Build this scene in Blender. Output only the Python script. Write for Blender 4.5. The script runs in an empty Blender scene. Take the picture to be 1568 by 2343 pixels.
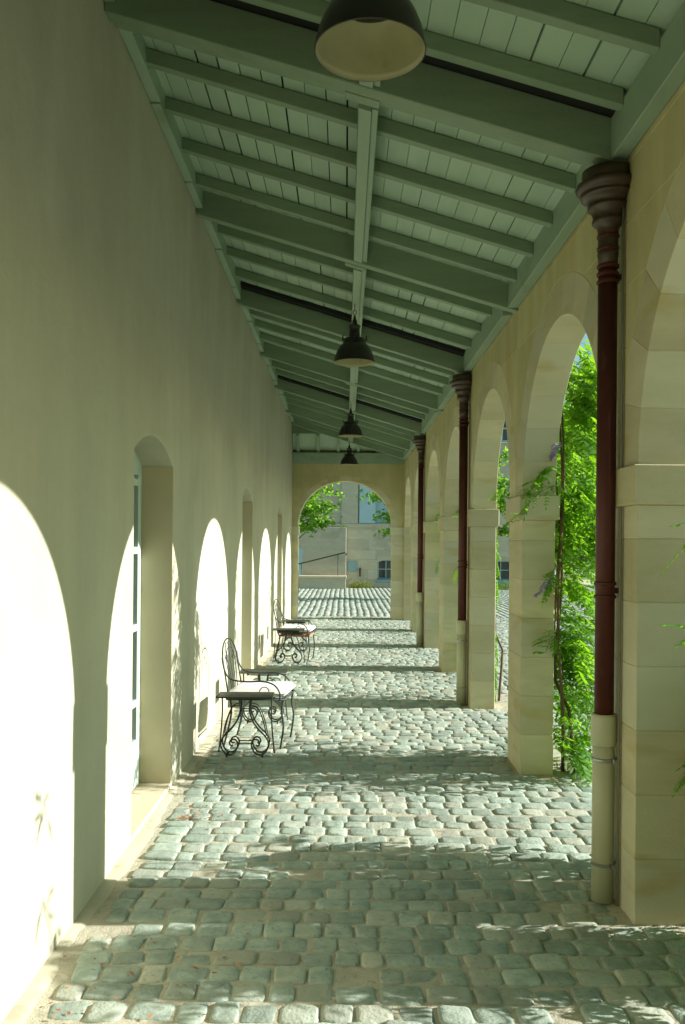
import bpy, math, random
import numpy as np
from mathutils import Vector, Matrix
R = math.radians
random.seed(7); rng = np.random.default_rng(7)
S = bpy.context.scene
C = S.collection

# ---------------------------------------------------------------- camera
cd = bpy.data.cameras.new("camera"); cam = bpy.data.objects.new("camera", cd); C.objects.link(cam)
cd.sensor_fit = 'VERTICAL'; cd.sensor_height = 36; cd.lens = 36*1960/2343
cd.shift_x = -6/2343; cd.shift_y = 71.5/2343
cd.clip_start = 0.05; cd.clip_end = 800
cam.matrix_world = Matrix.Translation((0,0,1.6)) @ Matrix.Rotation(R(90),4,'X') @ Matrix.Rotation(0.009,4,'Z')
S.camera = cam
# ---------------------------------------------------------------- light
SUN_EL = R(23.6); SUN_AZ = R(1.2)              # from +X, a hair towards +Y
w = bpy.data.worlds.new("World"); S.world = w; w.use_nodes = True
nt = w.node_tree; nt.nodes.clear()
sky = nt.nodes.new('ShaderNodeTexSky'); sky.sky_type = 'NISHITA'; sky.sun_disc = False
sky.sun_elevation = SUN_EL; sky.sun_rotation = R(90) - SUN_AZ
sky.dust_density = 1.0; sky.ozone_density = 1.0
mul = nt.nodes.new('ShaderNodeMix'); mul.data_type = 'RGBA'; mul.blend_type = 'MULTIPLY'
mul.inputs[0].default_value = 1.0; mul.inputs[7].default_value = (0.80, 1.0, 0.84, 1)
bg = nt.nodes.new('ShaderNodeBackground'); bg.inputs[1].default_value = 0.085
wo = nt.nodes.new('ShaderNodeOutputWorld')
nt.links.new(sky.outputs[0], mul.inputs[6]); nt.links.new(mul.outputs[2], bg.inputs[0]); nt.links.new(bg.outputs[0], wo.inputs[0])
sd = bpy.data.lights.new("sun", 'SUN'); sd.energy = 5.0; sd.angle = R(0.5); sd.color = (1.0, 0.97, 0.93)
so = bpy.data.objects.new("sun", sd); C.objects.link(so)
sv = Vector((math.cos(SUN_EL)*math.cos(SUN_AZ), math.cos(SUN_EL)*math.sin(SUN_AZ), math.sin(SUN_EL)))
so.rotation_euler = sv.to_track_quat('Z','Y').to_euler(); so.location = sv*60
S.view_settings.view_transform = 'Standard'; S.view_settings.look = 'None'
S.view_settings.exposure = 0.95; S.view_settings.gamma = 1.0
S.cycles.max_bounces = 10; S.cycles.diffuse_bounces = 7
S.cycles.use_denoising = True

# ---------------------------------------------------------------- materials
def mat(name, col, col2=None, scale=3.0, rough=0.8, bump=0.0, bscale=40.0, stretch=(1,1,1), tint=0.0, spec=0.3,
        spots=None, metal=0.0, transl=None, detail=6, coat=0.0, tintcol=None, bump2=0.0, b2scale=5.0):
    m = bpy.data.materials.new(name); m.use_nodes = True
    n = m.node_tree; b = n.nodes['Principled BSDF']; L = n.links
    b.inputs['Roughness'].default_value = rough; b.inputs['Specular IOR Level'].default_value = spec
    b.inputs['Metallic'].default_value = metal
    if coat: b.inputs['Coat Weight'].default_value = coat
    tc = n.nodes.new('ShaderNodeTexCoord'); mp = n.nodes.new('ShaderNodeMapping')
    mp.inputs['Scale'].default_value = stretch; L.new(tc.outputs['Object'], mp.inputs[0])
    out = None
    c1 = n.nodes.new('ShaderNodeMix'); c1.data_type = 'RGBA'
    c1.inputs[6].default_value = (*col,1); c1.inputs[7].default_value = (*(col2 or col),1)
    no = n.nodes.new('ShaderNodeTexNoise'); no.inputs['Scale'].default_value = scale; no.inputs['Detail'].default_value = detail
    no.inputs['Roughness'].default_value = 0.6
    L.new(mp.outputs[0], no.inputs[0])
    rp = n.nodes.new('ShaderNodeMapRange'); rp.inputs[1].default_value = 0.33; rp.inputs[2].default_value = 0.67
    L.new(no.outputs[0], rp.inputs[0]); L.new(rp.outputs[0], c1.inputs[0]); out = c1.outputs[2]
    if tint or tintcol:
        at = n.nodes.new('ShaderNodeAttribute'); at.attribute_name = 'tint'
        if tintcol:
            c2 = n.nodes.new('ShaderNodeMix'); c2.data_type = 'RGBA'; c2.inputs[7].default_value = (*tintcol,1)
            mr = n.nodes.new('ShaderNodeMapRange'); mr.inputs[1].default_value = 0.45; mr.inputs[2].default_value = 1.0
            mr.inputs[4].default_value = 0.75
            L.new(at.outputs['Fac'], mr.inputs[0]); L.new(mr.outputs[0], c2.inputs[0]); L.new(out, c2.inputs[6]); out = c2.outputs[2]
        hs = n.nodes.new('ShaderNodeHueSaturation'); mr = n.nodes.new('ShaderNodeMapRange')
        mr.inputs[3].default_value = 1-tint; mr.inputs[4].default_value = 1+tint
        wn = n.nodes.new('ShaderNodeMath'); wn.operation = 'MULTIPLY'; wn.inputs[1].default_value = 7.31
        fr = n.nodes.new('ShaderNodeMath'); fr.operation = 'FRACT'
        L.new(at.outputs['Fac'], wn.inputs[0]); L.new(wn.outputs[0], fr.inputs[0]); L.new(fr.outputs[0], mr.inputs[0])
        L.new(mr.outputs[0], hs.inputs['Value']); L.new(out, hs.inputs['Color']); out = hs.outputs[0]
    if spots:      # (colour, scale, threshold, amount)
        n2 = n.nodes.new('ShaderNodeTexNoise'); n2.inputs['Scale'].default_value = spots[1]; n2.inputs['Detail'].default_value = 3
        L.new(mp.outputs[0], n2.inputs[0])
        r2 = n.nodes.new('ShaderNodeMapRange'); r2.inputs[1].default_value = spots[2]; r2.inputs[2].default_value = spots[2]+0.1
        r2.inputs[4].default_value = spots[3]
        c3 = n.nodes.new('ShaderNodeMix'); c3.data_type = 'RGBA'; c3.inputs[7].default_value = (*spots[0],1)
        L.new(n2.outputs[0], r2.inputs[0]); L.new(r2.outputs[0], c3.inputs[0]); L.new(out, c3.inputs[6]); out = c3.outputs[2]
    L.new(out, b.inputs['Base Color'])
    nrm = None
    for bb, bs in ((bump2, b2scale), (bump, bscale)):
        if bb:
            nb = n.nodes.new('ShaderNodeTexNoise'); nb.inputs['Scale'].default_value = bs; nb.inputs['Detail'].default_value = 5
            L.new(tc.outputs['Object'], nb.inputs[0])
            bu = n.nodes.new('ShaderNodeBump'); bu.inputs['Strength'].default_value = 1.0; bu.inputs['Distance'].default_value = bb
            L.new(nb.outputs[0], bu.inputs['Height'])
            if nrm: L.new(nrm, bu.inputs['Normal'])
            nrm = bu.outputs[0]
    if nrm: L.new(nrm, b.inputs['Normal'])
    if transl:
        tr = n.nodes.new('ShaderNodeBsdfTranslucent'); tr.inputs[0].default_value = (*transl,1)
        ms = n.nodes.new('ShaderNodeMixShader'); ms.inputs[0].default_value = 0.5
        o = n.nodes['Material Output']
        L.new(b.outputs[0], ms.inputs[1]); L.new(tr.outputs[0], ms.inputs[2]); L.new(ms.outputs[0], o.inputs[0])
    return m

M = {}
M['plaster'] = mat('plaster', (.495,.480,.362), (.44,.425,.315), 1.3, .9, .0012, 60, (1,1,.35), spots=((.54,.52,.42), 2.2, .56, .45), bump2=.010, b2scale=3)
M['reveal'] = mat('reveal_plaster', (.56,.48,.31), (.50,.43,.27), 2, .9, .001, 60)
M['stone'] = mat('limestone', (.47,.43,.25), (.57,.52,.33), 2.2, .85, .0018, 70, (1,1,3.5), tint=.12, tintcol=(.50,.49,.36), spots=((.42,.33,.13), 1.7, .60, .55))
M['stone_face'] = mat('limestone_streaked', (.46,.42,.21), (.55,.50,.27), 5, .85, .0012, 90, (1,1.2,.25), tint=.05, spots=((.50,.38,.17), 2.2, .60, .45))
M['paint'] = mat('green_painted_timber', (.26,.36,.255), (.31,.41,.30), 5, .55, .0010, 60, (1,.4,1), tint=.04, spots=((.16,.20,.10), 4, .64, .5))
M['paint_x'] = mat('green_painted_beam', (.20,.275,.18), (.24,.32,.215), 6, .55, .0012, 50, (.25,1,2.5), tint=.04)
M['board'] = mat('painted_boards', (.34,.465,.345), (.40,.52,.40), 4, .55, .0008, 60, (1.5,.3,1), tint=.07)
M['dark'] = mat('shade_and_backing_black', (.02,.022,.02), rough=1)  # near-black in place of shade above the beams; also backs the board gaps
M['cobble'] = mat('cobble_granite', (.265,.335,.275), (.405,.47,.39), 14, .8, .0036, 85, tint=.20, tintcol=(.46,.45,.35), spots=((.20,.24,.21), 45, .60, .6), bump2=.005, b2scale=22)
M['mortar'] = mat('sandy_joint', (.42,.40,.30), (.52,.49,.37), 8, .95, .004, 120, spots=((.30,.27,.17), 30, .57, .5), bump2=.008, b2scale=18)
M['curb'] = mat('cement_strip', (.46,.43,.31), (.55,.51,.38), 4, .9, .0015, 60, spots=((.30,.29,.20), 6, .58, .5), bump2=.004, b2scale=9)
M['redpipe'] = mat('oxide_red_cast_iron', (.095,.018,.010), (.055,.013,.009), 3, .55, .0006, 60, (1,1,.3), spec=.4, spots=((.11,.05,.03), 22, .62, .55))
M['bronze'] = mat('dark_bronze_iron', (.075,.045,.022), (.045,.028,.018), 8, .45, .0006, 60, spec=.6)
M['sleeve'] = mat('cream_sleeve', (.50,.50,.32), (.44,.45,.28), 4, .45, .0004, 40, (1,1,.4), spec=.5)
M['steel'] = mat('zinc_clamp', (.35,.36,.34), rough=.35, metal=.9)
M['cable'] = mat('grey_cable', (.20,.20,.15), rough=.6)
M['enamel'] = mat('black_enamel', (.014,.013,.011), (.022,.016,.012), 6, .32, .0004, 60, spec=.5)
M['enamel_in'] = mat('yellowed_white_enamel', (.40,.385,.22), (.33,.315,.17), 5, .4, 0, spots=((.26,.21,.08), 7, .66, .7))
M['iron'] = mat('wrought_iron', (.022,.034,.028), (.035,.045,.035), 12, .5, .0003, 100, spec=.5)
M['plate'] = mat('iron_table_top', (.05,.055,.03), (.035,.045,.03), 12, .5, .0003, 100, spec=.4)
M['cushion'] = mat('white_canvas', (.82,.80,.76), (.78,.76,.72), 6, .9, .001, 200, bump2=.006, b2scale=7)
M['rust'] = mat('terracotta_canvas', (.50,.22,.10), rough=.9)
M['frame'] = mat('pale_green_door_paint', (.42,.52,.46), (.46,.56,.50), 5, .45)
def plaster_extra(m):
    n=m.node_tree; L=n.links; b=n.nodes['Principled BSDF']; src=b.inputs['Base Color'].links[0].from_socket
    tc=n.nodes.new('ShaderNodeTexCoord')
    mp=n.nodes.new('ShaderNodeMapping'); mp.inputs['Scale'].default_value=(1,5,.9); L.new(tc.outputs['Object'],mp.inputs[0])
    no=n.nodes.new('ShaderNodeTexNoise'); no.inputs['Scale'].default_value=1.1; no.inputs['Detail'].default_value=8; no.inputs['Roughness'].default_value=.7; L.new(mp.outputs[0],no.inputs[0])
    mr=n.nodes.new('ShaderNodeMapRange'); mr.inputs[1].default_value=.3; mr.inputs[2].default_value=.7; mr.inputs[3].default_value=.955; mr.inputs[4].default_value=1.03; L.new(no.outputs[0],mr.inputs[0])
    n2=n.nodes.new('ShaderNodeTexNoise'); n2.inputs['Scale'].default_value=.9; n2.inputs['Detail'].default_value=9; n2.inputs['Roughness'].default_value=.72; L.new(tc.outputs['Object'],n2.inputs[0])
    m2=n.nodes.new('ShaderNodeMapRange'); m2.inputs[1].default_value=.35; m2.inputs[2].default_value=.65; m2.inputs[3].default_value=.91; m2.inputs[4].default_value=1.06; L.new(n2.outputs[0],m2.inputs[0])
    mu=n.nodes.new('ShaderNodeMath'); mu.operation='MULTIPLY'; L.new(mr.outputs[0],mu.inputs[0]); L.new(m2.outputs[0],mu.inputs[1])
    hs=n.nodes.new('ShaderNodeHueSaturation'); L.new(src,hs.inputs['Color']); L.new(mu.outputs[0],hs.inputs['Value']); L.new(hs.outputs[0],b.inputs['Base Color'])
plaster_extra(M['plaster']); plaster_extra(M['stone_face'])
def glass(name):
    m = mat(name, (.02,.035,.035), rough=.06, spec=.8); return m
M['glass'] = glass('dark_glass')
M['wist'] = mat('wisteria_leaf', (.04,.13,.012), (.075,.19,.02), 3, .5, tint=.38, transl=(.30,.60,.02), spec=.35)
M['leaf'] = mat('tree_leaf', (.045,.125,.012), (.08,.18,.02), 1, .55, tint=.3, transl=(.32,.62,.04))
M['leafd'] = mat('dark_leaf', (.03,.07,.015), (.05,.10,.02), 1, .6, tint=.3, transl=(.05,.12,.01))
M['bark'] = mat('bark', (.12,.10,.06), (.19,.16,.10), 20, .9, .003, 60, (1,1,.3))
M['twig'] = mat('reddish_stem', (.16,.09,.05), (.10,.08,.05), 20, .8)
M['petal'] = mat('lilac_petal', (.34,.25,.60), (.45,.36,.70), 30, .7, transl=(.4,.3,.7))
M['fac'] = mat('grey_limestone', (.46,.44,.34), (.53,.51,.40), 3, .9, .002, 40, (1,1,2), tint=.08, spots=((.36,.34,.26), 1.2, .58, .5))
M['shutter'] = mat('pale_blue_shutter', (.38,.55,.62), (.42,.59,.66), 3, .5)
M['bluegrey'] = mat('blue_grey_paint', (.22,.36,.42), rough=.5)
M['gravel'] = mat('gravel', (.50,.47,.38), (.36,.36,.31), 25, .95, .01, 60)
M['grass'] = mat('lawn', (.07,.16,.03), (.10,.22,.04), 3, .9, .02, 40)
M['slab'] = mat('threshold_stone', (.62,.53,.37), (.56,.48,.33), 3, .8, .001, 60)
M['litter'] = mat('dry_leaf', (.33,.10,.04), (.42,.20,.08), 30, .8, tint=.3)
M['shrub'] = mat('yellow_green_shrub', (.20,.24,.03), (.14,.19,.03), 8, .7, tint=.2, transl=(.25,.30,.03))
M['render'] = mat('outer_render', (.5,.48,.4), rough=.9)
M['zinc'] = mat('roof_covering', (.25,.2,.16), rough=.9)
# courtyard sheet: procedural setts further out
def mat_setts():
    m = mat('far_setts', (.30,.33,.28), (.42,.43,.35), 3, .9, 0)
    n = m.node_tree; b = n.nodes['Principled BSDF']
    tc = n.nodes.new('ShaderNodeTexCoord'); br = n.nodes.new('ShaderNodeTexBrick')
    br.inputs['Scale'].default_value = 1; br.inputs['Brick Width'].default_value = .17; br.inputs['Row Height'].default_value = .15
    br.inputs['Mortar Size'].default_value = .012; br.inputs['Mortar Smooth'].default_value = .6
    br.inputs['Color1'].default_value = (.30,.33,.29,1); br.inputs['Color2'].default_value = (.22,.26,.23,1); br.inputs['Mortar'].default_value = (.42,.38,.27,1)
    n.links.new(tc.outputs['Object'], br.inputs[0]); n.links.new(br.outputs[0], b.inputs['Base Color'])
    bu = n.nodes.new('ShaderNodeBump'); bu.inputs['Distance'].default_value = .02; bu.invert = True
    n.links.new(br.outputs['Fac'], bu.inputs['Height']); n.links.new(bu.outputs[0], b.inputs['Normal'])
    return m
M['setts'] = mat_setts()

# ---------------------------------------------------------------- mesh helpers
class MB:
    def __init__(s): s.v=[]; s.f=[]; s.t=[]
    def add(s, vs, fs, tint=None):
        o=len(s.v); s.v += [tuple(p) for p in vs]; s.f += [tuple(i+o for i in f) for f in fs]
        s.t += [random.random() if tint is None else tint]*len(vs)
        return s
    def box(s, x0,x1,y0,y1,z0,z1, tint=None):
        return s.add([(x,y,z) for z in (z0,z1) for x,y in ((x0,y0),(x1,y0),(x1,y1),(x0,y1))],
              [(3,2,1,0),(4,5,6,7),(0,1,5,4),(1,2,6,5),(2,3,7,6),(3,0,4,7)], tint)
    def prism(s, poly, a0, a1, fn, tint=None):   # poly 2-D, fn(u,v,a)->xyz
        n=len(poly)
        vs=[fn(u,v,a0) for u,v in poly]+[fn(u,v,a1) for u,v in poly]
        fs=[tuple(range(n))[::-1], tuple(range(n,2*n))]+[(i,(i+1)%n,n+(i+1)%n,n+i) for i in range(n)]
        return s.add(vs,fs,tint)
    def tube(s, pts, r, n=6, cap=True, tint=None):
        pts=[Vector(p) for p in pts]; rs = r if isinstance(r,(list,tuple)) else [r]*len(pts)
        vs=[]; fs=[]; up=None
        for i,p in enumerate(pts):
            t=(pts[min(i+1,len(pts)-1)]-pts[max(i-1,0)])
            if t.length<1e-9: t=Vector((0,0,1))
            t.normalize()
            if up is None:
                up = Vector((0,0,1)) if abs(t.z)<.9 else Vector((1,0,0))
            a=(up-t*up.dot(t))
            if a.length<1e-6: a=t.orthogonal()
            a.normalize(); up=a; b=t.cross(a)
            for k in range(n):
                an=2*math.pi*k/n; vs.append(p+(a*math.cos(an)+b*math.sin(an))*rs[i])
        m=len(pts)
        for i in range(m-1):
            for k in range(n):
                fs.append((i*n+k,i*n+(k+1)%n,(i+1)*n+(k+1)%n,(i+1)*n+k))
        if cap: fs.append(tuple(range(n))[::-1]); fs.append(tuple((m-1)*n+k for k in range(n)))
        return s.add(vs,fs,tint)
    def lathe(s, prof, c=(0,0,0), n=32, tint=None, closed=True, clampx=None):
        vs=[]; fs=[]; m=len(prof)
        for r,z in prof:
            for k in range(n):
                an=2*math.pi*k/n; x=c[0]+r*math.cos(an)
                if clampx is not None: x=min(x,clampx)
                vs.append((x,c[1]+r*math.sin(an),c[2]+z))
        for i in range(m-1):
            for k in range(n): fs.append((i*n+k,i*n+(k+1)%n,(i+1)*n+(k+1)%n,(i+1)*n+k))
        if closed: fs.append(tuple(range(n))[::-1]); fs.append(tuple((m-1)*n+k for k in range(n)))
        return s.add(vs,fs,tint)
    def build(s, name, m, parent=None, smooth=False, bevel=0, loc=None):
        me=bpy.data.meshes.new(name); me.from_pydata(s.v,[],s.f); me.validate()
        if len(me.vertices)==len(s.t):
            at=me.attributes.new('tint','FLOAT','POINT'); at.data.foreach_set('value', s.t)
        me.materials.append(m)
        o=bpy.data.objects.new(name,me); C.objects.link(o)
        if parent is not None: o.parent=parent
        if loc: o.location=loc
        if smooth:
            me.polygons.foreach_set('use_smooth',[True]*len(me.polygons))
        if bevel:
            b=o.modifiers.new('bevel','BEVEL'); b.width=bevel; b.segments=1; b.limit_method='ANGLE'; b.angle_limit=R(50)
        return o
def tag(o,label=None,cat=None,group=None,kind=None):
    if label: o['label']=label
    if cat: o['category']=cat
    if group: o['group']=group
    if kind: o['kind']=kind
    return o
def empty(name, loc=(0,0,0), label=None, cat=None, group=None):
    o=bpy.data.objects.new(name,None); C.objects.link(o); o.location=loc; o.empty_display_size=.2
    return tag(o,label,cat,group)
def copy_tree(o, off, label=None, parent=None):
    c=o.copy(); C.objects.link(c); c.parent=parent
    if parent is None:
        c.location=Vector(o.location)+Vector(off)
        if label: c['label']=label
    for ch in o.children: copy_tree(ch, (0,0,0), None, c)
    return c
def spline(pts, k=6):
    P=[Vector(p) for p in pts]; out=[]
    for i in range(len(P)-1):
        p0=P[max(i-1,0)];p1=P[i];p2=P[i+1];p3=P[min(i+2,len(P)-1)]
        for j in range(k):
            t=j/k
            out.append(.5*((2*p1)+(p2-p0)*t+(2*p0-5*p1+4*p2-p3)*t*t+(3*p1-p0-3*p2+p3)*t**3))
    out.append(P[-1]); return out

XL=-1.122; XR=1.238; TH=.23; PW=.47
PY=[-3.55,-1.15,1.24,3.63,5.99,8.33,10.73,13.15,15.60]; YE=18.0
YZ=lambda u,v,a:(a,u,v)

# ---------------------------------------------------------------- ground
g=MB(); g.add([(-150,-60,-.05),(150,-60,-.05),(150,300,-.05),(-150,300,-.05)],[(0,1,2,3)])
tag(g.build('ground',M['setts']),kind='structure')
g=MB()
nx,ny=40,260; x0,x1,y0,y1=-1.5,5.2,-4,18.6
vs=[(x0+(x1-x0)*i/nx,y0+(y1-y0)*j/ny,-.0065+random.uniform(-.003,.003)) for j in range(ny+1) for i in range(nx+1)]
g.add(vs,[(j*(nx+1)+i,j*(nx+1)+i+1,(j+1)*(nx+1)+i+1,(j+1)*(nx+1)+i) for j in range(ny) for i in range(nx)],.5)
x0,x1,y0,y1=-6,14,18.6,40
g.add([(x0,y0,-.013),(x1,y0,-.013),(x1,y1,-.013),(x0,y1,-.013)],[(0,1,2,3)],.5)
tag(g.build('paving_joints',M['mortar'],smooth=True),kind='structure')

def stones(centres, NA, rings):
    # centres: rows (x, y, w, d, rot, dz, tint)
    c=np.array(centres); n=len(c)
    th=np.arange(NA)*2*np.pi/NA+np.pi/NA
    p=5.8
    sx=np.sign(np.cos(th))*np.abs(np.cos(th))**(2/p); sy=np.sign(np.sin(th))*np.abs(np.sin(th))**(2/p)
    jit=1+rng.normal(0,.06,(n,NA)); jit=(jit+np.roll(jit,1,1)*.6)/1.6
    V=[]
    tx=rng.normal(0,.025,n); ty=rng.normal(0,.03,n)
    for (rr,zz) in rings:
        if rr==0:
            x=np.zeros((n,1)); y=np.zeros((n,1))
        else:
            j=1+(jit-1)*rr
            x=c[:,2:3]/2*sx*rr*j; y=c[:,3:4]/2*sy*rr*j
        z=zz+c[:,5:6]+x*tx[:,None]+y*ty[:,None]+ (rng.normal(0,.0012,x.shape) if zz>-.01 else 0)
        cr=np.cos(c[:,4:5]); sr=np.sin(c[:,4:5])
        X=c[:,0:1]+x*cr-y*sr; Y=c[:,1:2]+x*sr+y*cr
        V.append(np.stack([X,Y,z],-1))
    V=np.concatenate(V,1); per=V.shape[1]; V=V.reshape(-1,3)
    F=[]
    for k in range(NA): F.append((0,1+k,1+(k+1)%NA))
    tri=np.array(F); Q=[]
    for r in range(len(rings)-2):
        for k in range(NA): Q.append((1+r*NA+k,1+(r+1)*NA+k,1+(r+1)*NA+(k+1)%NA,1+r*NA+(k+1)%NA))
    Q=np.array(Q); off=np.arange(n)*per
    T=(tri[None]+off[:,None,None]).reshape(-1,3); Q=(Q[None]+off[:,None,None]).reshape(-1,4)
    return V,T,Q,np.repeat(c[:,6],per)
def stone_obj(name,centres,NA,rings,m):
    V,T,Q,t=stones(centres,NA,rings)
    me=bpy.data.meshes.new(name)
    me.vertices.add(len(V)); me.vertices.foreach_set('co',V.ravel())
    li=np.concatenate([T.ravel(),Q.ravel()]); me.loops.add(len(li)); me.loops.foreach_set('vertex_index',li)
    ls=np.concatenate([np.arange(len(T))*3,len(T)*3+np.arange(len(Q))*4]); lt=np.concatenate([np.full(len(T),3),np.full(len(Q),4)])
    me.polygons.add(len(ls)); me.polygons.foreach_set('loop_start',ls); me.polygons.foreach_set('loop_total',lt)
    me.update(calc_edges=True); me.polygons.foreach_set('use_smooth',[True]*len(ls))
    a=me.attributes.new('tint','FLOAT','POINT'); a.data.foreach_set('value',t)
    me.materials.append(m); o=bpy.data.objects.new(name,me); C.objects.link(o); return o
cs=[]; y=-3.9; row=0
while y<18.55:
    pitch=random.uniform(.112,.132)
    x=XL+.10+random.uniform(0,.03); ph=random.uniform(0,6)
    xend=5.1 if y>3 else 2.6
    while x<xend:
        wd=random.choice((.092,.108,.12,.13,.142,.155))*random.uniform(.93,1.07)
        xc=x+wd/2; yc=y+pitch/2+.012*math.sin(xc*2.1+ph)+.010*(xc)+random.uniform(-.005,.005)
        inp=any(py-.03<yc<py+PW+.03 for py in PY) and XR-.04<xc<XR+TH+.03
        bed= xc>XR+TH-.02 and xc<XR+TH+.32 and any(py-.10<yc<py+PW+.42 for py in PY)
        if not inp and not bed and random.random()>.012:
            dz=random.gauss(0,.0028)-(.006 if random.random()<.06 else 0)
            tn=random.random()**1.35
            cs.append((xc,yc,wd-.004,pitch-.005+random.uniform(-.012,.006),random.gauss(0,.035),dz,tn))
        x+=wd+random.uniform(.001,.009)
    y+=pitch; row+=1
RG=[(0,.0045),(.5,.004),(.82,.0025),(.94,.000),(1.0,-.007),(1.02,-.035)]
tag(stone_obj('cobbled_paving',cs,14,RG,M['cobble']),kind='structure')
cs=[]; x=-3.4
while x<10.5:
    y=18.65+random.uniform(0,.1); 
    while y<34:
        d=random.uniform(.13,.22)
        if not(y>18.6 and y<18.75): cs.append((x+.006*math.sin(y*1.3+x)+random.uniform(-.012,.012),y+d/2,.128,d-.014,random.gauss(0,.03),random.gauss(0,.004),random.random()**.8))
        y+=d
    x+=.150
tag(stone_obj('courtyard_setts',cs,8,[(0,.004),(.8,.002),(1.0,-.014)],M['cobble']),kind='structure')
# cement strip beside the wall
g=MB(); n=220
vs=[];fs=[]
for i in range(n+1):
    yy=-4+22*i/n; wv=.085+.018*math.sin(yy*3.1)+random.uniform(-.010,.010)
    for xx,zz in ((XL-.02,.004),(XL+wv*.6,.000),(XL+wv,-.016)): vs.append((xx,yy,zz+random.uniform(-.0015,.0015)))
for i in range(n):
    for k in range(2): a=i*3+k; fs.append((a,a+1,a+4,a+3))
g.add(vs,fs,.5); tag(g.build('cement_strip',M['curb'],smooth=True),kind='structure')
# gravel beds at the foot of the arcade
g=MB()
for py in PY:
    for _ in range(420):
        px=random.uniform(XR+TH,XR+TH+.33); yy=random.uniform(py-.12,py+PW+.44); r=random.uniform(.006,.015)
        a=random.uniform(0,3)
        vs=[(px+r*math.cos(a+k*1.571),yy+r*math.sin(a+k*1.571),-.012) for k in range(4)]+[(px,yy,-.012+r*.9)]
        g.add(vs,[(0,1,4),(1,2,4),(2,3,4),(3,0,4)])
tag(g.build('gravel_bed',M['gravel'],smooth=True),kind='stuff',label='pale pebbles at the foot of the climbing plants',cat='gravel')
# far courtyard
g=MB(); g.add([(7,43,-.02),(60,43,-.02),(60,74,-.02),(7,74,-.02)],[(0,1,2,3)]); tag(g.build('gravel_drive',M['gravel']),kind='structure')
g=MB(); g.box(7,60,42.6,42.9,-.04,.10); g.box(7,60,74,74.6,-.04,.14); tag(g.build('stone_kerb',M['slab']),kind='structure')
g=MB(); g.add([(-60,76,.0),(120,76,.0),(120,140,.0),(-60,140,.0)],[(0,1,2,3)]); tag(g.build('lawn',M['grass']),kind='structure')

# ---------------------------------------------------------------- left wall with doors
DR=[(4.55,5.58),(9.34,10.37),(14.21,15.24)]
poly=[(-4,-.1)]
for a,b in DR:
    poly+=[(a,-.1),(a,2.09)]
    k=10; cxm=(a+b)/2; hw=(b-a)/2; ri=.13; Rr=(hw*hw+ri*ri)/(2*ri); 
    for i in range(1,k):
        u=-hw+2*hw*i/k; poly.append((cxm+u, 2.09+ri-(Rr-math.sqrt(Rr*Rr-u*u))))
    poly+=[(b,2.09),(b,-.1)]
poly+=[(YE+.32,-.1),(YE+.32,4.45),(-4,4.45)]
lw=empty('plaster_wall',(XL,7,0),'long beige lime plastered wall with arched door recesses','wall')
g=MB(); g.prism(poly,XL-.40,XL,YZ,.5)
o=g.build('wall_surface',M['plaster'],bevel=.006); o.parent=lw; o.matrix_parent_inverse=Matrix.Translation((-XL,-7,0))
def child(mb,name,m,par,**k):
    o=mb.build(name,m,par,**k); o.matrix_parent_inverse=Matrix.Translation(-Vector(par.location)); return o
for di,(a,b) in enumerate(DR):
    # door leaf at the back of the recess
    XD=XL-.205
    d=empty('glazed_door',(XD,(a+b)/2,0)); d.parent=lw; d.matrix_parent_inverse=Matrix.Translation(-Vector(lw.location))
    g=MB(); g.box(XD-.05,XD,a,a+.06,.03,2.25); g.box(XD-.05,XD,b-.06,b,.03,2.25); g.box(XD-.05,XD,a+.06,b-.06,2.02,2.25); child2=g
    def ch2(mb,name,m,**k):
        o=mb.build(name,m,d,**k); o.matrix_parent_inverse=Matrix.Translation(-Vector(d.location)); return o
    ch2(g,'door_frame',M['frame'],bevel=.004)
    g=MB()
    for s0,s1 in ((a+.062,(a+b)/2-.002),((a+b)/2+.002,b-.062)):
        g.box(XD-.04,XD+.012,s0,s0+.07,.04,2.018); g.box(XD-.04,XD+.012,s1-.07,s1,.04,2.018)
        for z in (.04,.55,1.03,1.52,1.95): g.box(XD-.04,XD+.010,s0+.07,s1-.07,z,z+(.30 if z<.1 else .045))
    ch2(g,'door_leaf',M['frame'],bevel=.003)
    g=MB(); g.box(XD-.028,XD-.018,a+.1,b-.1,.3,1.97); ch2(g,'pane',M['glass'])
    g=MB(); g.tube([(XD+.012,(a+b)/2-.04,1.02),(XD+.05,(a+b)/2-.04,1.02),(XD+.05,(a+b)/2-.14,1.02)],.008,8); ch2(g,'handle',M['steel'],smooth=True)
    g=MB(); g.box(XL-.40,XL+.004,a+.003,b-.003,-.06,.028,.4); 
    o=child(g,'threshold',M['slab'],lw,bevel=.006)
    # warm plaster reveal lining the far jamb and head
    g=MB(); g.box(XL-.203,XL-.002,b-.004,b+.02,.029,2.085,.5); child(g,'door_reveal',M['reveal'],lw)

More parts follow.
